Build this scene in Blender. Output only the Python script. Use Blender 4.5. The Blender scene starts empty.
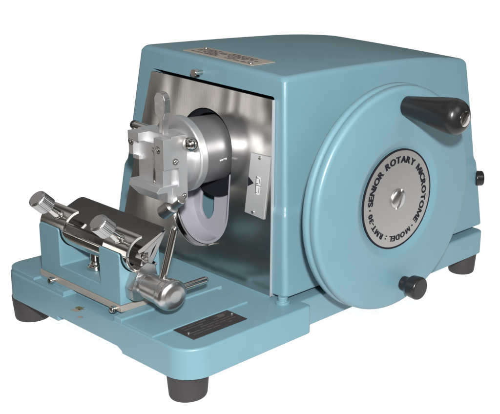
import bpy, bmesh, math, random
from mathutils import Vector, Matrix, noise
random.seed(7)
scene = bpy.context.scene
COL = scene.collection
PI = math.pi
ZOFF = 27.0                      # the feet lift the casting 27 mm off the table

# ------------------------------------------------------------------ materials
def nodes(name):
    m = bpy.data.materials.new(name); m.use_nodes = True
    nt = m.node_tree
    return m, nt, nt.nodes['Principled BSDF']

def paint(name, col, rough=.38, bump=.02, coat=.25, scale=900, var=.05, spec=.5):
    m, nt, b = nodes(name)
    tc = nt.nodes.new('ShaderNodeTexCoord')
    n = nt.nodes.new('ShaderNodeTexNoise'); n.inputs['Scale'].default_value = scale; n.inputs['Detail'].default_value = 2
    nt.links.new(tc.outputs['Object'], n.inputs['Vector'])
    n2 = nt.nodes.new('ShaderNodeTexNoise'); n2.inputs['Scale'].default_value = 22; n2.inputs['Detail'].default_value = 6
    nt.links.new(tc.outputs['Object'], n2.inputs['Vector'])
    mx = nt.nodes.new('ShaderNodeMix'); mx.data_type = 'RGBA'
    mx.inputs['A'].default_value = (*[c*(1-var) for c in col], 1)
    mx.inputs['B'].default_value = (*[min(1, c*(1+var)) for c in col], 1)
    nt.links.new(n2.outputs['Fac'], mx.inputs['Factor'])
    nt.links.new(mx.outputs['Result'], b.inputs['Base Color'])
    mr = nt.nodes.new('ShaderNodeMapRange')
    mr.inputs['To Min'].default_value = rough-.06; mr.inputs['To Max'].default_value = rough+.08
    nt.links.new(n2.outputs['Fac'], mr.inputs['Value']); nt.links.new(mr.outputs['Result'], b.inputs['Roughness'])
    bp = nt.nodes.new('ShaderNodeBump'); bp.inputs['Strength'].default_value = bump*4; bp.inputs['Distance'].default_value = .0004
    nt.links.new(n.outputs['Fac'], bp.inputs['Height']); nt.links.new(bp.outputs['Normal'], b.inputs['Normal'])
    b.inputs['Specular IOR Level'].default_value = spec
    b.inputs['Coat Weight'].default_value = coat; b.inputs['Coat Roughness'].default_value = .3
    return m

def metal(name, col, rough=.2, var=.1, scale=(40, 40, 40), bump=0., aniso=0., met=1.):
    m, nt, b = nodes(name)
    b.inputs['Metallic'].default_value = met
    b.inputs['Base Color'].default_value = (*col, 1)
    tc = nt.nodes.new('ShaderNodeTexCoord'); mp = nt.nodes.new('ShaderNodeMapping')
    mp.inputs['Scale'].default_value = scale
    nt.links.new(tc.outputs['Object'], mp.inputs['Vector'])
    n = nt.nodes.new('ShaderNodeTexNoise'); n.inputs['Scale'].default_value = 1; n.inputs['Detail'].default_value = 6
    nt.links.new(mp.outputs['Vector'], n.inputs['Vector'])
    mr = nt.nodes.new('ShaderNodeMapRange'); mr.inputs['To Min'].default_value = max(.02, rough-var); mr.inputs['To Max'].default_value = rough+var
    nt.links.new(n.outputs['Fac'], mr.inputs['Value']); nt.links.new(mr.outputs['Result'], b.inputs['Roughness'])
    if bump:
        bp = nt.nodes.new('ShaderNodeBump'); bp.inputs['Strength'].default_value = bump; bp.inputs['Distance'].default_value = .0003
        nt.links.new(n.outputs['Fac'], bp.inputs['Height']); nt.links.new(bp.outputs['Normal'], b.inputs['Normal'])
    b.inputs['Anisotropic'].default_value = aniso
    return m

BLUE = paint('blue_enamel', (.120, .228, .276), .38, .045, .0, var=.07, spec=.42)
LILAC = paint('lilac_paint', (.27, .27, .32), .35)
RUBBER = paint('dark_rubber', (.030, .027, .029), .6, .1, 0, 500, .5, .3)
BAKELITE = paint('black_bakelite', (.010, .010, .011), .26, .01, 0, 300, .2, .4)
BLACK = paint('black_print_and_shade', (.010, .011, .016), .6, 0, 0, spec=.1)
BLACKPLATE = paint('black_plate', (.022, .02, .02), .3, .02, .1, 200, .3)
CHROME = metal('chrome', (.62, .6, .57), .13, .06, (60, 60, 60))
SATIN = metal('satin_steel', (.55, .54, .54), .3, .08, (200, 30, 200))
ALU = metal('satin_aluminium', (.64, .64, .655), .47, .05, (300, 80, 80), .03, met=.96)
BARREL = metal('barrel_steel', (.23, .23, .245), .42, .05, (60, 400, 60), met=.75)
PLATE = metal('brushed_plate', (.55, .54, .52), .22, .04, (900, 900, 7), .05)
nt = PLATE.node_tree; _b = nt.nodes['Principled BSDF']
_tc = nt.nodes.new('ShaderNodeTexCoord'); _mp = nt.nodes.new('ShaderNodeMapping'); _mp.inputs['Scale'].default_value = (15, 15, 5)
_n = nt.nodes.new('ShaderNodeTexNoise'); _n.inputs['Scale'].default_value = 1; _n.inputs['Detail'].default_value = 1; _n.inputs['Distortion'].default_value = .6
_bp = nt.nodes.new('ShaderNodeBump'); _bp.inputs['Strength'].default_value = .55; _bp.inputs['Distance'].default_value = .006
_old = _b.inputs['Normal'].links[0].from_node
nt.links.new(_tc.outputs['Object'], _mp.inputs['Vector']); nt.links.new(_mp.outputs['Vector'], _n.inputs['Vector'])
nt.links.new(_n.outputs['Fac'], _bp.inputs['Height']); nt.links.new(_bp.outputs['Normal'], _old.inputs['Normal'])
MIRROR = metal('blade_steel', (.40, .385, .37), .10, .04, (25, 60, 25), .12)
DISC = metal('disc_aluminium', (.53, .52, .51), .46, .08, (60, 300, 300), .04)
SCALE = metal('scale_plate_metal', (.52, .53, .55), .38, .06, (200, 200, 20), met=.6)
BRASS = metal('bare_sole_metal', (.40, .365, .33), .45, .08, (40, 200, 40), met=.5)
DIALW = paint('white_dial', (.5, .5, .52), .4, 0, 0)
ETCH = paint('etched_grey', (.06, .055, .05), .5, 0, 0)
TAGM = metal('label_metal', (.46, .41, .35), .38, .1, (80, 300, 80), .1, met=.5)
TAGD = paint('label_dark_print', (.035, .03, .028), .5, 0, 0)
CHIP = paint('chipped_primer', (.09, .08, .03), .7, .1, 0, 400, .5)
CHIP2 = paint('chipped_bare_spot', (.2, .18, .145), .6, .1, 0, 400, .5)

# ------------------------------------------------------------------ mesh helpers (mm in, metres out)
class Root: pass
def empty(name, loc, **props):
    o = bpy.data.objects.new(name, None); COL.objects.link(o)
    o.location = ((loc[0])*.001, loc[1]*.001, (loc[2]+ZOFF)*.001)
    o.empty_display_size = .03
    o['_o'] = list(loc)
    for k, v in props.items(): o[k] = v
    return o

ORIG = {}
def link(name, bm, mat, parent=None, smooth=40, label=None):
    o = (0, 0, 0)
    if parent is not None: o = ORIG[parent.name]
    me = bpy.data.meshes.new(name)
    bmesh.ops.recalc_face_normals(bm, faces=bm.faces[:])
    off = Vector(o) if parent is not None else Vector((0, 0, -ZOFF))
    for v in bm.verts: v.co = (v.co-off)*.001
    bm.to_mesh(me); bm.free()
    me.materials.append(mat)
    me.shade_smooth()
    me.set_sharp_from_angle(angle=math.radians(smooth))
    ob = bpy.data.objects.new(name, me); COL.objects.link(ob)
    if parent is not None: ob.parent = parent
    ORIG[ob.name] = o
    wn = ob.modifiers.new('weighted', 'WEIGHTED_NORMAL'); wn.keep_sharp = True; wn.weight = 80
    if label: ob['label'] = label
    return ob

def thing(name, loc, label, cat, group=None):
    o = bpy.data.objects.new(name, None); COL.objects.link(o)
    o.location = (loc[0]*.001, loc[1]*.001, (loc[2]+ZOFF)*.001); o.empty_display_size = .03
    ORIG[o.name] = tuple(loc)
    o['label'] = label; o['category'] = cat
    if group: o['group'] = group
    return o

def bev(bm, r, seg=3, ang=25, edges=None):
    if r <= 0: return bm
    bm.normal_update()
    if edges is None:
        edges = [e for e in bm.edges if len(e.link_faces) == 2 and e.calc_face_angle(0) > math.radians(ang)]
    bmesh.ops.bevel(bm, geom=edges, offset=r, offset_type='OFFSET', segments=seg, profile=.5, affect='EDGES', clamp_overlap=True)
    return bm

def box(x0, x1, y0, y1, z0, z1, r=0, seg=3):
    bm = bmesh.new()
    bmesh.ops.create_cube(bm, size=1)
    for v in bm.verts:
        v.co = Vector(((x0+x1)/2+v.co.x*(x1-x0), (y0+y1)/2+v.co.y*(y1-y0), (z0+z1)/2+v.co.z*(z1-z0)))
    return bev(bm, r, seg)

def prism(pts, ax, a, b, r=0, seg=3, ang=25):
    """polygon pts in the two other axes, extruded along ax from a to b"""
    bm = bmesh.new()
    def P(p, t):
        return {'x': (t, p[0], p[1]), 'y': (p[0], t, p[1]), 'z': (p[0], p[1], t)}[ax]
    A = [bm.verts.new(P(p, a)) for p in pts]; B = [bm.verts.new(P(p, b)) for p in pts]
    n = len(pts)
    bm.faces.new(A); bm.faces.new(B[::-1])
    for i in range(n): bm.faces.new((A[i], B[i], B[(i+1) % n], A[(i+1) % n]))
    bmesh.ops.recalc_face_normals(bm, faces=bm.faces[:])
    return bev(bm, r, seg, ang)

def rpoly(pts, rads, n=8):
    """round the corners of a polygon"""
    out = []; N = len(pts)
    for i in range(N):
        p = Vector(pts[i]); a = Vector(pts[i-1]); b = Vector(pts[(i+1) % N]); r = rads[i] if isinstance(rads, (list, tuple)) else rads
        if r <= 0: out.append(tuple(p)); continue
        u = (a-p).normalized(); w = (b-p).normalized()
        th = u.angle(w); t = min(r/math.tan(th/2), .48*(a-p).length, .48*(b-p).length); r2 = t*math.tan(th/2)
        c = p+(u+w).normalized()*(r2/math.sin(th/2))
        s = p+u*t-c; e = p+w*t-c
        a0 = math.atan2(s.y, s.x); a1 = math.atan2(e.y, e.x); d = (a1-a0+PI) % (2*PI)-PI
        for k in range(n+1):
            q = a0+d*k/n; out.append((c.x+r2*math.cos(q), c.y+r2*math.sin(q)))
    return out

def frame(d):
    d = Vector(d).normalized()
    h = Vector((0, 0, 1)) if abs(d.z) < .9 else Vector((0, 1, 0))
    u = h.cross(d).normalized(); w = d.cross(u)
    return u, w, d

def lathe(prof, org, d, n=64, bm=None):
    """prof: list of (t along d, radius)"""
    u, w, d = frame(d); org = Vector(org)
    if bm is None: bm = bmesh.new()
    rings = []
    for t, r in prof:
        if r < 1e-6: rings.append([bm.verts.new(org+d*t)])
        else: rings.append([bm.verts.new(org+d*t+(u*math.cos(2*PI*k/n)+w*math.sin(2*PI*k/n))*r) for k in range(n)])
    for A, B in zip(rings, rings[1:]):
        for k in range(n):
            k2 = (k+1) % n
            if len(A) == 1 and len(B) == 1: continue
            if len(A) == 1: bm.faces.new((A[0], B[k], B[k2]))
            elif len(B) == 1: bm.faces.new((A[k], A[k2], B[0]))
            else: bm.faces.new((A[k], A[k2], B[k2], B[k]))
    if len(rings[0]) > 1: bm.faces.new(rings[0])
    if len(rings[-1]) > 1: bm.faces.new(rings[-1][::-1])
    return bm

def fil(prof, r, n=4):
    """fillet a lathe profile's inner corners"""
    out = [prof[0]]
    for i in range(1, len(prof)-1):
        p = Vector(prof[i]); a = Vector(prof[i-1]); b = Vector(prof[i+1])
        rr = min(r, .45*(a-p).length, .45*(b-p).length)
        s = p+(a-p).normalized()*rr; e = p+(b-p).normalized()*rr
        for k in range(n+1):
            t = k/n; q = s*(1-t)**2+p*2*t*(1-t)+e*t*t; out.append((q.x, q.y))
    out.append(prof[-1]); return out

def cyl(org, d, L, r, c=.6, n=32, bm=None):
    return lathe(fil([(0, 0), (0, r), (L, r), (L, 0)], c), org, d, n, bm)

def merge(*bms):
    out = bmesh.new()
    for b in bms:
        me = bpy.data.meshes.new('tmp'); b.to_mesh(me); out.from_mesh(me); b.free(); bpy.data.meshes.remove(me)
    return out

def boolean(bm, *cutters, op='DIFFERENCE'):
    def ob(b):
        bmesh.ops.recalc_face_normals(b, faces=b.faces[:])
        me = bpy.data.meshes.new('t'); b.to_mesh(me); b.free()
        o = bpy.data.objects.new('t', me); COL.objects.link(o); return o
    a = ob(bm); cs = [ob(c) for c in cutters]
    for c in cs:
        md = a.modifiers.new('b', 'BOOLEAN'); md.operation = op; md.object = c; md.solver = 'EXACT'
    bpy.context.view_layer.update()
    dg = bpy.context.evaluated_depsgraph_get()
    me = bpy.data.meshes.new_from_object(a.evaluated_get(dg))
    out = bmesh.new(); out.from_mesh(me)
    for o in [a]+cs:
        m = o.data; bpy.data.objects.remove(o); bpy.data.meshes.remove(m)
    bpy.data.meshes.remove(me)
    bmesh.ops.remove_doubles(out, verts=out.verts[:], dist=.002)
    bmesh.ops.dissolve_degenerate(out, dist=.001, edges=out.edges[:])
    return out

def screw_bm(c, d, r, h=1.6, slot=True):
    bm = lathe([(0, r), (h*.5, r), (h*.85, r*.85), (h, r*.55), (h, 0)], c, d, 24)
    if slot:
        u, w, dd = frame(d); c = Vector(c)+dd*h
        s = box(-r*1.1, r*1.1, -r*.14, r*.14, -h*.45, h*.3)
        ca, sa = math.cos(.7), math.sin(.7)
        for v in s.verts:
            p = v.co.copy(); v.co = c+u*(p.x*ca-p.y*sa)+w*(p.x*sa+p.y*ca)+dd*p.z
        bm = boolean(bm, s)
    return bm

# ------------------------------------------------------------------ the microtome
mic = thing('rotary_microtome', (-150, 240, -ZOFF), 'pale blue enamelled hand wheel microtome on four dark rubber feet', 'microtome')

# base casting
plan = rpoly([(-300, 0), (0, 0), (0, 154.4), (-14, 154.4), (-14, 482), (-300, 482)], [18, 27, 5, 0, 10, 10], 10)
b = prism(plan, 'z', 0, 31)
b.normal_update()
top_edges = [e for e in b.edges if all(v.co.z > 30 for v in e.verts)]
bot_edges = [e for e in b.edges if all(v.co.z < 1 for v in e.verts)]
bev(b, 2.5, 4, edges=top_edges); bev(b, 1.0, 2, edges=[e for e in b.edges if all(v.co.z < .01 for v in e.verts) and e.calc_face_angle(0) > .5])
# raised ways under the knife holder, left higher, middle lower
hi = prism(rpoly([(-299.2, 1.2), (-97, 1.2), (-97, 119), (-299.2, 119)], [17, 0, 0, 2], 8), 'z', 20, 35.0)
bev(hi, 1.3, 3, edges=[e for e in hi.edges if all(v.co.z > 34 for v in e.verts)])
mid = box(-110, -50, 1.6, 113, 20, 33); bev(mid, 1.0, 2, edges=[e for e in mid.edges if all(v.co.z > 32 for v in e.verts)])
pad = box(-298, -45, 136, 478, 20, 34); bev(pad, 1.0, 2, edges=[e for e in pad.edges if all(v.co.z > 33 for v in e.verts)])
notch = prism(rpoly([(-203, -3), (-94, -3), (-96, 3), (-103, 6), (-203, 6)], [0, 0, 2, 4, .5], 5), 'y', -6, 24)
pocket = box(-192, -108, -6, 15, 29.5, 45, .8, 2)
pocket2 = box(-245, -205, -6, 9, 32.4, 45, .8, 2)
base = boolean(b, hi, mid, pad, op='UNION')
base = boolean(base, notch, pocket, pocket2)
BASE = link('base', base, BLUE, mic, 30)
# chipped paint on the front face
for (cx, cz, rx, rz, m, s) in ((-162, 27.2, 9, 1.9, CHIP, 3), (-170, 22.6, 9, 2.0, CHIP2, 5), (-163, 17.2, 6, 1.2, CHIP2, 8)):
    rnd = random.Random(s); pts = []
    for k in range(40):
        a = 2*PI*k/40; q = .45+.65*rnd.random()
        pts.append((cx+rx*q*math.cos(a)-.1*rz*q*math.sin(a), cz+rz*q*math.sin(a)+.28*rx*q*math.cos(a)))
    link('paint_chip', prism(pts, 'y', -.12, .5), m, BASE)
# adjusting boss under the hood's front corner
link('levelling_boss', lathe(fil([(0, 0), (0, 7.5), (3, 7.5), (3, 5), (8, 5), (8, 0)], .8), (-25, 137.5, 30.5), (0, 0, 1), 32), BLUE, BASE)
# feet
def foot(x, y):
    link('rubber_foot', lathe(fil([(0, 0), (0, 16.4), (2.5, 17.4), (27.5, 19.4), (27.5, 0)], 1.2), (x, y, -ZOFF), (0, 0, 1), 48), RUBBER, mic)
foot(-27, 22); foot(-285, 20); foot(-34, 463); foot(-280, 460)

# hood
XL0, XR0, Y00, Y10, ZB, ZT = -310.4, -23.2, 138.5, 486, 36.0, 262.0
def hood_rect(z, ins=0):
    t = (z-ZB)/(ZT-ZB)
    q = min(1, max(0, (z-120)/10)); k = -1.0+2.0*q*q*(3-2*q)
    ins += k
    return (XL0+31.4*t+ins, XR0-23.6*t-ins, Y00+18.3*t+ins, Y10-21.5*t-ins)
def yfront(z):
    return Y00+18.3*(z-ZB)/(ZT-ZB)
def crown(u, v):
    q = max(0, (v-.6)/.4)
    return (1.2+2.6*u)*4*v*(1-v)+.8*4*u*(1-u)-6.0*q*q-2.0*u*(1-v)
def hood_ring(bm, z, ins, rad):
    x0, x1, y0, y1 = hood_rect(min(z, 262), ins)
    rad = max(1.0, rad)
    pts = rpoly([(x0, y0), (x1, y0), (x1, y1), (x0, y1)], [rad, rad, rad*.7, rad*.7], 8)
    out = []
    # subdivide the long straight sides so that the crown can bend them
    full = []
    for i, p in enumerate(pts):
        q = pts[(i+1) % len(pts)]
        full.append(p)
        if i % 9 == 8:
            for k in range(1, 14): full.append((p[0]+(q[0]-p[0])*k/14, p[1]+(q[1]-p[1])*k/14))
    X0, X1, Y0, Y1 = hood_rect(262)
    for x, y in full:
        u = (x-X0)/(X1-X0); v = (y-Y0)/(Y1-Y0)
        w = max(0, (z-200)/62) if z < 262 else 1
        u = min(1, max(0, u)); v = min(1, max(0, v))
        dz = w*crown(u, v)
        out.append(bm.verts.new((x, y, z+dz)))
    return out
bm = bmesh.new(); rings = []
for z, ins, rad in ((36, 2, 6), (36.6, .7, 7), (38, 0, 5.5), (90, 0, 5), (119, 0, 5), (121, 0, 5), (123, 0, 5), (125, 0, 5), (127, 0, 5), (129, 0, 5), (131, 0, 5), (180, 0, 4.6), (225, 0, 4.6), (240, 0, 4.6), (256, 0, 4.6),
                    (258.2, .5, 6), (260, 1.5, 5.8), (261.3, 3.0, 5.4), (261.9, 4.6, 5), (262, 6.4, 4.6), (262.05, 40, 4), (262.1, 75, 4), (262.15, 110, 3)):
    rings.append(hood_ring(bm, z, ins, rad))
for A, B in zip(rings, rings[1:]):
    n = len(A)
    for k in range(n): bm.faces.new((A[k], A[(k+1) % n], B[(k+1) % n], B[k]))
bm.faces.new(rings[0]); bm.faces.new(rings[-1][::-1])
OPEN = [(-301, 30), (-44.5, 30), (-60, 239), (-254, 239)]
open_cut = prism(rpoly(OPEN, [0, 0, 3, 3], 4), 'y', 90, 400)
bm = boolean(bm, open_cut)
HOOD = link('hood', bm, BLUE, mic, 35)

# steel face plate, leaning back with the hood's front
HX0 = -154
cx, hw, zb_, zt_ = -155.8, 42.3, 104, 169
def slot_pts(r, n=32, grow=0):
    pts = [(cx+(r+grow)*math.cos(a), zt_+(r+grow)*math.sin(a)) for a in [PI*k/n for k in range(n+1)]]
    pts += [(cx+(r+grow)*math.cos(a), zb_+(r+grow)*math.sin(a)) for a in [PI+PI*k/n for k in range(n+1)]]
    return pts
def lean(bm, d=0):
    for v in bm.verts: v.co.y += yfront(v.co.z)+d
    return bm
plate = prism(rpoly([(-299, 33.5), (-42.3, 33.5), (-58.5, 236.5), (-252.5, 236.5)], [0, 1, 2, 2], 4), 'y', -2.2, .4)
bmesh.ops.bisect_plane(plate, geom=plate.verts[:]+plate.edges[:]+plate.faces[:], plane_co=(0, 0, 125), plane_no=(0, 0, 1))
plate = boolean(plate, prism(slot_pts(hw), 'y', -20, 20))
lean(plate)
FACE = link('face_plate', plate, PLATE, mic, 30)
def tube_slot(r0, r1, y0, y1, a0=None, a1=None):
    bm = bmesh.new()
    if a0 is not None:
        up = zt_-zb_-22
        def path(r):
            q = [(cx+r*math.cos(a), zb_+r*math.sin(a)) for a in [math.radians(a0+(a1-a0)*k/40) for k in range(41)]]
            if a0 == 180: q = [(q[0][0], zb_+up)]+q
            if a1 == 360: q = q+[(q[-1][0], zb_+up)]
            return q
        A = path(r1); B = path(r0)
        bm.free(); return prism(A+B[::-1], 'y', y0, y1)
    o = slot_pts(r1); i = slot_pts(r0); n = len(o)
    V = [[bm.verts.new((p[0], y, p[1])) for p in q] for q, y in ((o, y0), (o, y1), (i, y1), (i, y0))]
    for a in range(4):
        A, B = V[a], V[(a+1) % 4]
        for k in range(n): bm.faces.new((A[k], A[(k+1) % n], B[(k+1) % n], B[k]))
    bmesh.ops.recalc_face_normals(bm, faces=bm.faces[:])
    return bm
edge = prism([(-42.3, 33.5), (-41.3, 33.5), (-57.5, 236.5), (-58.5, 236.5)], 'y', -3.2, .4, .25, 2)
link('lit_edge_strip', lean(edge), SCALE, FACE)  # pale strip standing in for the bright reflection on the plate's edge
shade_sheet = boolean(prism([p for p in slot_pts(hw+4) if p[1] > 140], 'y', 4, 7), lathe([(-50, 0), (-50, 38), (50, 38), (50, 0)], (HX0, 0, 168), (0, 1, 0), 64))
link('slot_shade_sheet', lean(shade_sheet), BLACK, FACE)  # black sheet standing in for the dark inside the hood above the slot
lip = tube_slot(hw-.3, hw+1.6, -9, -1.5, 180, 300); bev(lip, .8, 2)
link('slot_lip', lean(lip), CHROME, FACE)
liner = tube_slot(hw-3.5, hw-.6, -1.2, 20, 180, 360)
link('slot_liner', lean(liner), LILAC, FACE)
inner = prism([(cx+hw-2.6, 150), (cx-hw+2.6, 150)]+[p for p in slot_pts(hw-2.6) if p[1] < 150], 'y', 17, 21)
hole = prism([(cx-5, 170), (cx-27, 170)]+[(cx-16-11*math.cos(PI*k/24), 95-13*math.sin(PI*k/24)) for k in range(25)], 'y', 10, 50)
inner = boolean(inner, hole); bev(inner, 1.2, 2, 40)
link('inner_casting', box(-235, -130, 180, 186, 50, 215, 1), BLUE, FACE)
link('inner_cover', lean(inner), LILAC, FACE)

link('black_disc', lathe(fil([(0, 0), (0, 44), (42, 44), (42, 0)], 1), (-156, 155, 157), (0, 1, 0), 64), BLACK, FACE)  # solid black disc around the barrel, behind the slot
# section thickness scale
sc = prism([(-87.5, 114), (-58.5, 112.5), (-54.5, 179), (-83.5, 178)], 'y', -3.6, -2.25, .3, 2)
sc = boolean(sc, box(-74.5, -66.5, -8, 8, 136, 156))
SP = link('thickness_scale', lean(sc), SCALE, mic)
wb = box(-74.3, -66.7, -3.0, -2.3, 136.2, 155.8)
link('number_drum', lean(wb), DIALW, SP)
tk = bmesh.new()
tk = merge(box(-74.3, -70.5, -3.15, -2.9, 147.2, 148.0), box(-74.3, -66.8, -3.15, -2.9, 145.6, 146.2), box(-74.3, -71.5, -3.15, -2.9, 138.0, 138.6), box(-74.3, -70.5, -3.15, -2.9, 153.2, 153.9), box(-74.2, -73.4, -3.15, -2.9, 136.5, 155.5),
           box(-69.2, -68.5, -3.15, -2.9, 148.5, 153), box(-69.2, -68.5, -3.15, -2.9, 138.5, 144))
link('drum_marks', lean(tk), ETCH, SP)
link('pointer_mark', lean(prism([(-84.8, 142.3), (-76.5, 147.2), (-84.6, 152.5)], 'y', -3.95, -3.5)), BLACK, SP)
for (x, z) in ((-69.5, 175), (-75, 117.0)):
    link('scale_screw', screw_bm((x, yfront(z)-3.5, z), (0, -1, 0), 2.0, 1.4), CHROME, SP)

# catch pin and label on the hood
link('catch_pin', lathe(fil([(0, 0), (0, 2.6), (7, 2.6), (7, 4.2), (14, 4.2), (14, 0)], .7), (-172, 158, 247), (0.12, -1, 0), 24), CHROME, HOOD)
def topz(x, y):
    X0, X1, Y0, Y1 = hood_rect(262); u = (x-X0)/(X1-X0); v = (y-Y0)/(Y1-Y0)
    return 262.05+crown(u, v)
def on_top(bm):
    for v in bm.verts: v.co.z += topz(v.co.x, v.co.y)
    return bm
def subdiv(bm, n=6):
    bmesh.ops.subdivide_edges(bm, edges=[e for e in bm.edges if e.calc_length() > 20], cuts=n, use_grid_fill=True); return bm
TL = link('hood_label', on_top(subdiv(box(-219, -109, 169, 201, .15, 1.0))), TAGM, mic)
rnd = random.Random(3); parts = []
for row, y in enumerate((173.5, 177.5, 181.5, 185.5, 189.5, 193.5)):
    x = -211.
    while x < -120:
        w = rnd.uniform(4, 13)
        if rnd.random() < .82: parts.append(box(x, min(x+w, -119), y, y+rnd.uniform(1.6, 2.4), 1.0, 1.12))
        x += w+rnd.uniform(1.2, 3)
link('engraved_rows', on_top(merge(*parts)), TAGD, TL)
for x, y in ((-213, 195), (-116, 174)):
    link('rivet', lathe([(0, 2.2), (1, 2.1), (2.0, 1.3), (2.4, 0)], (x, y, topz(x, y)+.9), (0, 0, 1), 20), CHROME, TL)
# hinge stubs and lock knob on the back
link('hinge_stub', lathe(fil([(0, 0), (0, 4.2), (9, 4.2), (9, 0)], 1), (-55, 456, 243), (.55, .8, 0), 24), BAKELITE, HOOD)
link('lock_knob', lathe(fil([(-8, 0), (-8, 5), (0, 5), (0, 10.2), (11, 9.8), (13, 0)], 2), (-33, 478, 99.5), (.62, .78, 0), 32), BAKELITE, HOOD)

# black name plate on the base
NP = link('name_plate', box(-51, -20.3, 24, 87, 31.0, 31.9, .2, 1), BLACKPLATE, mic)
rnd = random.Random(11); parts = []
for x in (-45.5, -41, -36.5, -32, -27.5):
    y = 29.5
    while y < 82:
        w = rnd.uniform(2.5, 9)
        if rnd.random() < .8: parts.append(box(x-.55, x+.55, y, min(82, y+w), 31.85, 32.0))
        y += w+rnd.uniform(.8, 2)
parts.append(prism([(-43.5+3.4*math.cos(a), 74+4*math.sin(a)) for a in [2*PI*k/24 for k in range(24)]], 'z', 31.85, 32.02))
link('engraved_rows', merge(*parts), ETCH, NP)
link('rivet', screw_bm((-33, 28.2, 31.8), (0, 0, 1), 1.5, 1.2, False), CHROME, NP)
link('rivet', screw_bm((-38.5, 83.2, 31.8), (0, 0, 1), 1.5, 1.2, False), CHROME, NP)

# ------------------------------------------------------------------ hand wheel
WY, WZ = 246.7, 133.8
prof = [(13.3, 0), (13.3, 119), (14.2, 122), (16, 123.3), (19.0, 123.3), (20.6, 122.6), (21.6, 121.6), (23, 121.2), (24.4, 121.6), (25.4, 122.3), (29.0, 122.3), (31.0, 121.6), (32.4, 119.9), (33.2, 117.2), (33.2, 66), (32.9, 64.2), (32.2, 62.6), (29.6, 56.5), (29.2, 55.4), (29.2, 0)]
wh = lathe(prof, (0, WY, WZ), (1, 0, 0), 180)
WHEEL = link('handwheel', wh, BLUE, mic, 40)
link('wheel_hub', lathe(fil([(-50, 0), (-50, 30), (14, 30), (14, 0)], 1), (0, WY, WZ), (1, 0, 0), 48), BLUE, WHEEL)
DX = 29.2
def ringbm(r0, r1, x0, x1, n=128):
    return lathe([(x0, r0), (x0, r1), (x1, r1), (x1, r0), (x0, r0)], (0, WY, WZ), (1, 0, 0), n)
dial = link('dial_disc', lathe(fil([(DX, 0), (DX, 53.4), (DX+1.6, 53.4), (DX+1.6, 0)], .3), (0, WY, WZ), (1, 0, 0), 128), DISC, WHEEL)
rb = bmesh.new()
rr = []
for x, r in ((DX-.1, 53.3), (DX-.1, 55.0), (DX+1.75, 55.0), (DX+1.75, 53.3)):
    rr.append([rb.verts.new((x, WY+r*math.cos(2*PI*k/128), WZ+r*math.sin(2*PI*k/128))) for k in range(128)])
for a in range(4):
    A, B = rr[a], rr[(a+1) % 4]
    for k in range(128): rb.faces.new((A[k], A[(k+1) % 128], B[(k+1) % 128], B[k]))
link('dial_border', rb, BLACK, WHEEL)
CS = screw_bm((DX+1.4, WY, WZ), (1, 0, 0), 11, 6, False)
CS = lathe([(0, 11.4), (0.9, 11.4), (2.1, 10.7), (3.3, 8.5), (4.1, 4.9), (4.3, 0)], (DX+1.4, WY, WZ), (1, 0, 0), 48)
sl = box(-1.7, 1.7, -16, 16, -3.5, 8)
for v in sl.verts:
    p = v.co.copy(); a = math.radians(-20)
    v.co = Vector((DX+1.4+4.0+p.z, WY+p.x*math.cos(a)-p.y*math.sin(a), WZ+p.x*math.sin(a)+p.y*math.cos(a)))
link('centre_screw', boolean(CS, sl), SATIN, WHEEL)

# lettering round the dial
M_OUT = [(0, 0), (0, .7), (.21, .7), (.41, .27), (.61, .7), (.82, .7), (.82, 0), (.67, 0), (.67, .44), (.47, .02), (.35, .02), (.15, .44), (.15, 0)]
def glyph(ch, bold=.016):
    if ch == 'M':
        me = bpy.data.meshes.new('m'); b = prism(M_OUT, 'z', -.01, .01); b.to_mesh(me); b.free(); return me
    cu = bpy.data.curves.new('g', 'FONT'); cu.body = ch; cu.size = 1; cu.offset = bold; cu.extrude = .01; cu.resolution_u = 4
    o = bpy.data.objects.new('g', cu); COL.objects.link(o); bpy.context.view_layer.update()
    me = bpy.data.meshes.new_from_object(o.evaluated_get(bpy.context.evaluated_depsgraph_get()))
    bpy.data.objects.remove(o); bpy.data.curves.remove(cu)
    return me
def arc_text(text, a0, a1, rc, h, sx=1.0):
    gl = []; 
    for ch in text:
        if ch == ' ': gl.append((None, 0, .34)); continue
        me = glyph(ch); xs = [v.co.x for v in me.vertices]
        gl.append((me, (min(xs)+max(xs))/2, max(xs)-min(xs)))
    pos = []; s = 0
    for i, (m, c, w) in enumerate(gl):
        if i: s += gl[i-1][2]/2+w/2+.1
        pos.append(s)
    out = bmesh.new()
    for (me, c, w), p in zip(gl, pos):
        if me is None: continue
        a = math.radians(a0+(a1-a0)*p/pos[-1])
        tang = Vector((0, math.sin(a), -math.cos(a))); rad = Vector((0, math.cos(a), math.sin(a)))
        ctr = Vector((DX+1.7, WY, WZ))+rad*rc
        t = bmesh.new(); t.from_mesh(me)
        for dx in (-.045, -.022, .022, .045) if len(me.vertices) != 26 else (-.015, .015):
            k0 = len(t.verts); t.from_mesh(me); t.verts.ensure_lookup_table()
            for v in t.verts[k0:]: v.co.x += dx; v.co.z += dx*.2
        for v in t.verts:
            q = v.co.copy(); v.co = ctr+tang*((q.x-c)*h*sx)+rad*((q.y-.35)*h)+Vector((q.z*10, 0, 0))
        m2 = bpy.data.meshes.new('t'); t.to_mesh(m2); t.free(); out.from_mesh(m2); bpy.data.meshes.remove(m2)
        bpy.data.meshes.remove(me)
    return out
link('lettering', merge(arc_text('SENIOR ROTARY MICROTOME', 176.2, -43.5, 43.4, 10.2, 1.08), arc_text('MODEL : RMT-30', -64.5, -166, 44.0, 8.6, 1.06)), BLACK, WHEEL)
for a in (-175.3, -54.0):
    a = math.radians(a)
    link('lettering_dot', cyl((DX+1.5, WY+44*math.cos(a), WZ+44*math.sin(a)), (1, 0, 0), .3, 1.1, .05, 16), BLACK, WHEEL)
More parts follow.
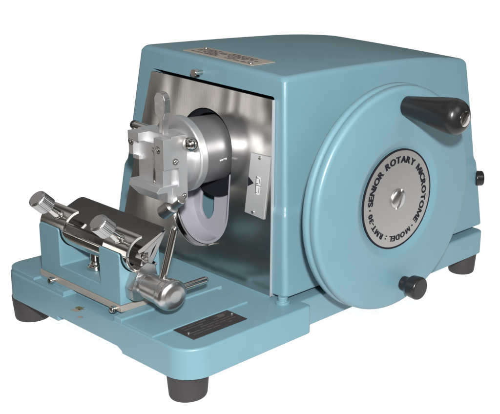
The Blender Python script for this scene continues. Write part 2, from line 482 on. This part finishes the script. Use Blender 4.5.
# crank handle and plunger knob
HPT = [(0, 0), (0, 9.4), (1, 10.8), (25, 13.8), (46, 17.0), (56, 18.4), (62, 18.8), (67, 18.2), (71, 16.2), (74, 13.0), (75.8, 9.4), (75.8, 0)]
HANDLE = link('crank_handle', lathe(fil(HPT, 1.5), (33, 250.5, 235), (1, 0, 0), 64), BAKELITE, WHEEL)
link('handle_screw', screw_bm((108.5, 250.5, 235), (1, 0, 0), 8.0, 1.6), CHROME, WHEEL)
link('plunger_knob', lathe(fil([(0, 0), (0, 8.2), (7, 8.2), (10, 9.6), (12.5, 12.2), (23, 13.0), (25.5, 11.8), (26.0, 0)], 1.6), (33, 259, 34.5), (1, 0, 0), 48), BAKELITE, WHEEL)

# ------------------------------------------------------------------ specimen head
HX, HZ = -154, 168
BAR = lathe(fil([(0, 0), (0, 35.5), (4, 35.8), (74, 34.5), (74, 0)], 1), (HX, 117, HZ), (0, 1, 0), 96)
HEAD = link('specimen_head', BAR, BARREL, mic, 40)
link('flange', lathe(fil([(0, 0), (0, 38.8), (1.2, 40.2), (8.5, 40.2), (9.5, 39.4), (9.5, 0)], .8), (HX, 109, HZ), (0, 1, 0), 96), ALU, HEAD)
link('neck', lathe(fil([(0, 0), (0, 29), (14, 29), (14, 0)], .8), (HX+2, 96, HZ-2), (0, 1, 0), 64), ALU, HEAD)
mk = merge(box(-4.5, -3.2, -.2, .3, -1, .6), box(-2.6, -.8, -.2, .3, -.8, .7), box(-.2, 2.4, -.2, .3, .2, 1.0), box(2.8, 4.2, -.2, .3, -.4, 1.2))
a = math.radians(-6)
for v in mk.verts:
    p = v.co.copy(); r = 35.65+p.y; t = a+p.z/35
    v.co = Vector((HX+r*math.cos(t), 140+p.x, HZ+r*math.sin(t)))
link('engraved_mark', mk, DIALW, HEAD)
# clamp body
body = box(-175, -121, 79.5, 97.5, 127.5, 197, .7, 2)
body = boolean(body, prism(rpoly([(-126.8, 164), (-118, 164), (-118, 147), (-124, 142), (-126.8, 147)], [0, 0, 0, 1, 1], 4), 'y', 74, 87))
HB = link('clamp_body', body, ALU, HEAD, 30)
rj = box(-135.5, -120.4, 69.5, 80.0, 164, 195, .5, 2)
rj2 = box(-135.5, -123.5, 70.5, 80.0, 141, 164.5, .5, 2)
link('front_jaw', merge(rj, rj2), ALU, HEAD, 30)
lj = merge(box(-175.4, -158, 68.3, 80, 186.5, 195.5, .5, 2), box(-175.4, -168.2, 69, 80.2, 171, 187, .4, 2), box(-168.5, -144, 75, 80.2, 143, 187, .5, 2), box(-172.5, -162.5, 71.5, 78, 166.5, 171.2, .4, 2))
link('rear_jaw', lj, ALU, HEAD, 30)
link('slide_rail', merge(box(-143.2, -140.6, 73.0, 80, 145, 184, .3, 1), box(-139.2, -136.8, 72.2, 80, 147, 180, .3, 1)), CHROME, HEAD)
dv = prism([(66.0, 147), (61.5, 142.5), (70, 131.5), (82, 126.5), (97, 126.5), (97, 147)], 'x', -171, -121.8, .6, 2)
dv = boolean(dv, prism([(-180, 150), (-168.5, 146), (-160, 126), (-160, 120), (-190, 120)], 'y', 50, 78))
dv = boolean(dv, prism([(-117, 128), (-121.9, 141), (-127, 136.5), (-135, 128), (-135, 120), (-110, 120)], 'y', 50, 74))
link('dovetail', dv, ALU, HEAD, 30)
for (c, d, r, nm) in (((-171.6, 69.1, 184.5), (0, -1, 0), 3.4, 'jaw_screw'), ((-129.0, 69.6, 183.5), (0, -1, 0), 3.0, 'jaw_screw'),
                  ((-139.9, 72.4, 181), (0, -1, 0), 1.7, 'jaw_screw'), ((-139.6, 72.4, 148.5), (0, -1, 0), 1.7, 'jaw_screw'),
                  ((-120.5, 83.2, 171), (1, 0, 0), 2.4, 'body_screw'), ((-121.1, 93.0, 133.5), (1, 0, 0), 2.4, 'body_screw')):
    link(nm, screw_bm(c, d, r, 1.3), CHROME, HEAD)
    u, w, dd = frame(d)
    link('screw_recess', lathe([(-.2, 0), (-.2, r+.9), (.15, r+.9), (.15, 0)], c, d, 24), ETCH, HEAD)
# locking lever paddle
lv = rpoly([(-142.5, 194), (-142.5, 211), (-149, 216), (-149, 232), (-145, 238.5), (-137, 238.5), (-133, 232), (-133, 218), (-136.5, 211), (-136.5, 194)], [0, 4, 5, 6, 6, 6, 6, 5, 4, 0], 5)
link('clamp_lever', prism(lv, 'y', 81, 88, .8, 3), SATIN, HEAD, 35)
link('ball_knob', lathe([(-7.6*math.cos(PI*k/20), 7.6*math.sin(PI*k/20)) for k in range(21)], (-114.0, 96, 188.5), (1, 0, 0), 40), CHROME, HEAD)
link('rear_pin', lathe(fil([(0, 0), (0, 4.5), (30, 4.5), (30, 0)], .8), (-207, 99, 190.5), (1, 0, 0), 28), CHROME, HEAD)
link('pin_cap', lathe(fil([(-3, 0), (-3, 4.6), (0, 5.0), (1.5, 5.0), (1.5, 0)], .5), (-207, 99, 190.5), (1, 0, 0), 28), BAKELITE, HEAD)
link('lower_pin', lathe(fil([(-10, 0), (-10, 5.2), (4, 5.2), (4, 7.4), (19, 7.4), (19, 0)], .9), (-124, 84, 126), (-.74, -.22, -.63), 40), SATIN, HEAD)

# ------------------------------------------------------------------ knife holder: slides on the base, a thing of its own
kh = thing('knife_holder', (-178, 35, 35), 'blue U-shaped knife block with chrome cradle and two knurled clamp knobs', 'knife holder')
AY, AZ = 32.6, 91.3
profU = rpoly([(-246, 41.6), (-111, 41.6), (-111, 94.5), (-143.5, 94.5), (-143.5, 55), (-211, 55), (-211, 94.5), (-246, 94.5)], [1, 1, 3, 3, 2, 2, 3, 5], 4)
blk = prism(profU, 'y', 11, 55)
bev(blk, 1.6, 3, edges=[e for e in blk.edges if abs(e.verts[0].co.y-e.verts[1].co.y) < .01 and e.calc_face_angle(0) > .9])
blk = boolean(blk, lathe([(-300, 0), (-300, 20.4), (-60, 20.4), (-60, 0)], (0, AY, AZ), (1, 0, 0), 72))
KB = link('knife_block', blk, BLUE, kh, 30)
SH = box(-248, -109.8, 10.2, 66, 35.0, 41.5, .5, 2)
link('sole_plate', SH, BRASS, kh)
for x in (-222, -118): link('sole_bolt', merge(lathe(fil([(0, 0), (0, 3.0), (6, 3.0), (6, 0)], .6), (x, 10.4, 37.2), (0, -1, 0), 24), lathe([(0, 0), (0, 3.6), (1.4, 3.6), (1.4, 0)], (x, 7.8, 37.2), (0, -1, 0), 24)), CHROME, kh)
# cradle: chrome half tube along the block
def arc_tube(x0, x1, a0, a1, r0, r1, n=40, r=.5):
    A = [(AY+r1*math.cos(math.radians(a0+(a1-a0)*k/n)), AZ+r1*math.sin(math.radians(a0+(a1-a0)*k/n))) for k in range(n+1)]
    B = [(AY+r0*math.cos(math.radians(a0+(a1-a0)*k/n)), AZ+r0*math.sin(math.radians(a0+(a1-a0)*k/n))) for k in range(n, -1, -1)]
    return prism(A+B, 'x', x0, x1, r, 2, 50)
CR = link('cradle', arc_tube(-246.5, -103, 176, 318, 16.6, 19.4), CHROME, kh)
for x0, x1 in ((-247, -206), (-141, -103)):
    t = arc_tube(x0, x1, 95, 176.2, 16.4, 19.6)
    # the upper edge of each jaw is cut on the slant
    xm = x1
    t2 = bmesh.new()
    link('clamp_jaw', t, CHROME, kh)
def knob_screw(x):
    d = Vector((0, -.70, .715)); o = Vector((x, AY, AZ))+d*15
    s = link('clamp_screw', lathe(fil([(0, 0), (0, 4.2), (5, 5.6), (7, 4.6), (18, 3.4), (24, 3.4), (24, 0)], .8), o, d, 32), CHROME, kh)
    # knurled head
    u, w, dd = frame(d); bm = bmesh.new(); n = 72; rings = []
    for t, r, kn in ((19, 0, 0), (19, 5.5, 0), (20.2, 8.4, 0), (20.9, 9.1, 1), (34.4, 9.1, 1), (35.4, 8.5, 0), (36.2, 7.2, 0), (36.2, 0, 0)):
        if r == 0: rings.append([bm.verts.new(o+dd*t)]); continue
        rings.append([bm.verts.new(o+dd*t+(u*math.cos(2*PI*k/n)+w*math.sin(2*PI*k/n))*(r+(.14*(1 if k % 2 else -1) if kn else 0))) for k in range(n)])
    for A, B in zip(rings, rings[1:]):
        for k in range(n):
            k2 = (k+1) % n
            if len(A) == 1: bm.faces.new((A[0], B[k], B[k2]))
            elif len(B) == 1: bm.faces.new((A[k], A[k2], B[0]))
            else: bm.faces.new((A[k], A[k2], B[k2], B[k]))
    link('knob_head', bm, SATIN, s, 20)
knob_screw(-222); knob_screw(-121.5)
link('cradle_nut', lathe(fil([(0, 0), (0, 8.8), (4.5, 8.8), (6, 6), (9, 5), (22, 5), (22, 0)], .9), (-181, 31, 55), (0, 0, 1), 36), CHROME, kh)
# lock bracket, grip and the two lever rods on the right cheek
brk = rpoly([(25, 80), (15.5, 60), (16.5, 47.5), (27, 46), (47, 57), (42, 79), (33, 84)], [3, 4, 4, 4, 5, 4, 3], 5)
BR = link('lock_bracket', prism(brk, 'x', -110.8, -99.5, .8, 2), SATIN, kh)
GY, GZ = 28.5, 63.5
GRIP = link('lock_grip', lathe(fil([(-1, 0), (-1, 10.5), (4, 11.0), (5.5, 10.2), (8, 10.2), (9.5, 12.4), (34, 13.8), (35.5, 15.0), (42.5, 15.3), (45.2, 14.2), (47.2, 11), (48.2, 6), (48.4, 0)], 1.0), (-99, GY, GZ), (1, 0, 0), 64), SATIN, kh)
link('lever_rod', lathe(fil([(0, 0), (0, 3.5), (58, 3.7), (61, 2.8), (61, 0)], 1), (-72, GY-1, GZ+3), (0, .29, .957), 28), CHROME, kh)
link('lever_rod', lathe(fil([(0, 0), (0, 3.5), (50, 3.9), (52, 3.0), (52, 0)], 1), (-72, GY, GZ-4), (0, 1, .01), 28), CHROME, kh)

# ------------------------------------------------------------------ the knife held in the cradle
kn = thing('microtome_knife', (-172, 45, 95), 'dark polished steel knife blade lying tilted in the chrome cradle', 'knife')
bl = prism([(57.5, 112.3), (56.4, 112.6), (24.5, 97.2), (25.3, 94.2), (31.5, 95.2)], 'x', -243, -101, 0)
bev(bl, 4.5, 5, edges=[e for e in bl.edges if abs(e.verts[0].co.x-e.verts[1].co.x) < .01 and all(v.co.z > 112 for v in e.verts)])
link('blade', bl, MIRROR, kn, 20)
bar = prism([(57.3, 111.2), (32.2, 95.2), (26.5, 80), (38.5, 77.5)], 'x', -240, -101.6, .5, 2)
bar = boolean(bar, prism([(41, 95), (46, 99.8), (40.5, 90.5), (37, 86)], 'x', -108, -90), box(-112, -90, 29, 36, 82, 93))
link('blade_back', bar, SATIN, kn, 30)
link('back_screw', screw_bm((-107.5, 34, 88), (1, 0, 0), 2.2, 2), CHROME, kn)

# ------------------------------------------------------------------ added glowing white table, keeps the background white and nearly shadowless
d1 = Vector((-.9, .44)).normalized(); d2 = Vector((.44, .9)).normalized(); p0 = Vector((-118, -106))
c4 = [p0+d1*a+d2*b_ for a, b_ in ((-182, -16), (4600, -16), (4600, 3600), (-182, 3600))]  # near edges stop just outside the view so the steel plate reflects dark
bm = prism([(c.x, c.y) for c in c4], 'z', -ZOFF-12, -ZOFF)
m, nt, bs = nodes('glowing_white')
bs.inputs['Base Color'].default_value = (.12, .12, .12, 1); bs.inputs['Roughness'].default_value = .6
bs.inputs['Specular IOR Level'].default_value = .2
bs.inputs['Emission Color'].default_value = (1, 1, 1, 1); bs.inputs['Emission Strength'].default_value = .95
fl = link('white_glow_table', bm, m)
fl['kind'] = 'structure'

# ------------------------------------------------------------------ light: flash beside the camera, added fill and streak lamps, dim room
def area(name, loc, target, size, power, col=(1, 1, 1)):
    l = bpy.data.lights.new(name, 'AREA'); l.shape = 'DISK'; l.size = size; l.energy = power; l.color = col
    o = bpy.data.objects.new(name, l); COL.objects.link(o)
    o.location = loc; o.rotation_euler = (Vector(target)-Vector(loc)).to_track_quat('-Z', 'Y').to_euler()
    return o
area('flash_lamp', (.695, -.485, .592), (-.06, .2, .14), .05, 24, (1, .98, .95))
area('side_fill_lamp', (2.2, .2, 1.9), (-.1, .24, .15), 1.3, 16, (.95, .98, 1))  # unseen lamp added to brighten the right and top faces
st = area('plate_streak_lamp', (-1.23, -.82, .02), (-.09, .15, .18), .1, .40, (1, .97, .92))  # unseen lamp added to put a pale streak on the face plate
st.data.shape = 'RECTANGLE'; st.data.size = .13; st.data.size_y = .42
w = bpy.data.worlds.new('World'); scene.world = w; w.use_nodes = True
nt = w.node_tree; bg = nt.nodes['Background']
tc = nt.nodes.new('ShaderNodeTexCoord'); sp = nt.nodes.new('ShaderNodeSeparateXYZ'); cr = nt.nodes.new('ShaderNodeValToRGB')
mr = nt.nodes.new('ShaderNodeMapRange'); mr.inputs['From Min'].default_value = -1; mr.inputs['From Max'].default_value = 1
nt.links.new(tc.outputs['Generated'], sp.inputs['Vector']); nt.links.new(sp.outputs['Z'], mr.inputs['Value']); nt.links.new(mr.outputs['Result'], cr.inputs['Fac'])
e = cr.color_ramp.elements
e[0].position = 0; e[0].color = (.19, .17, .145, 1)
e[1].position = 1; e[1].color = (.24, .24, .24, 1)
x = e.new(.5); x.color = (.09, .08, .07, 1)
x = e.new(.7); x.color = (.19, .185, .18, 1)
nz = nt.nodes.new('ShaderNodeTexNoise'); nz.inputs['Scale'].default_value = 2.1; nz.inputs['Detail'].default_value = 2.5
nt.links.new(tc.outputs['Generated'], nz.inputs['Vector'])
nm = nt.nodes.new('ShaderNodeMapRange'); nm.interpolation_type = 'SMOOTHSTEP'
nm.inputs['From Min'].default_value = .42; nm.inputs['From Max'].default_value = .62; nm.inputs['To Min'].default_value = .25; nm.inputs['To Max'].default_value = 2.6
nt.links.new(nz.outputs['Fac'], nm.inputs['Value'])
vm = nt.nodes.new('ShaderNodeVectorMath'); vm.operation = 'SCALE'
nt.links.new(cr.outputs['Color'], vm.inputs[0]); nt.links.new(nm.outputs['Result'], vm.inputs['Scale'])
nt.links.new(vm.outputs['Vector'], bg.inputs['Color']); bg.inputs['Strength'].default_value = 1

# ------------------------------------------------------------------ camera
P = dict(tx=629.39, ty=-472.865, tz=423.98, f=909.482, cx=517.643, cy=187.749)
R = Vector((0.83267891, 0.54777598, 0.0811622)); U = Vector((-0.21740049, 0.18857397, 0.95769352)); F = Vector((-0.50929643, 0.8150959, -0.27610834))
cam = bpy.data.cameras.new('camera'); co = bpy.data.objects.new('camera', cam); COL.objects.link(co)
M = Matrix((R, U, -F)).transposed().to_4x4(); M.translation = Vector((P['tx'], P['ty'], P['tz']+ZOFF))*.001
co.matrix_world = M
cam.sensor_width = 36; cam.sensor_fit = 'HORIZONTAL'; cam.lens = P['f']/500*36
cam.shift_x = (250-P['cx'])/500; cam.shift_y = (P['cy']-207)/500
cam.clip_start = .01; cam.clip_end = 60
scene.camera = co
scene.view_settings.view_transform = 'Standard'; scene.view_settings.look = 'None'
scene.view_settings.exposure = 0; scene.view_settings.gamma = 1
scene.render.resolution_x = 1024; scene.render.resolution_y = 848
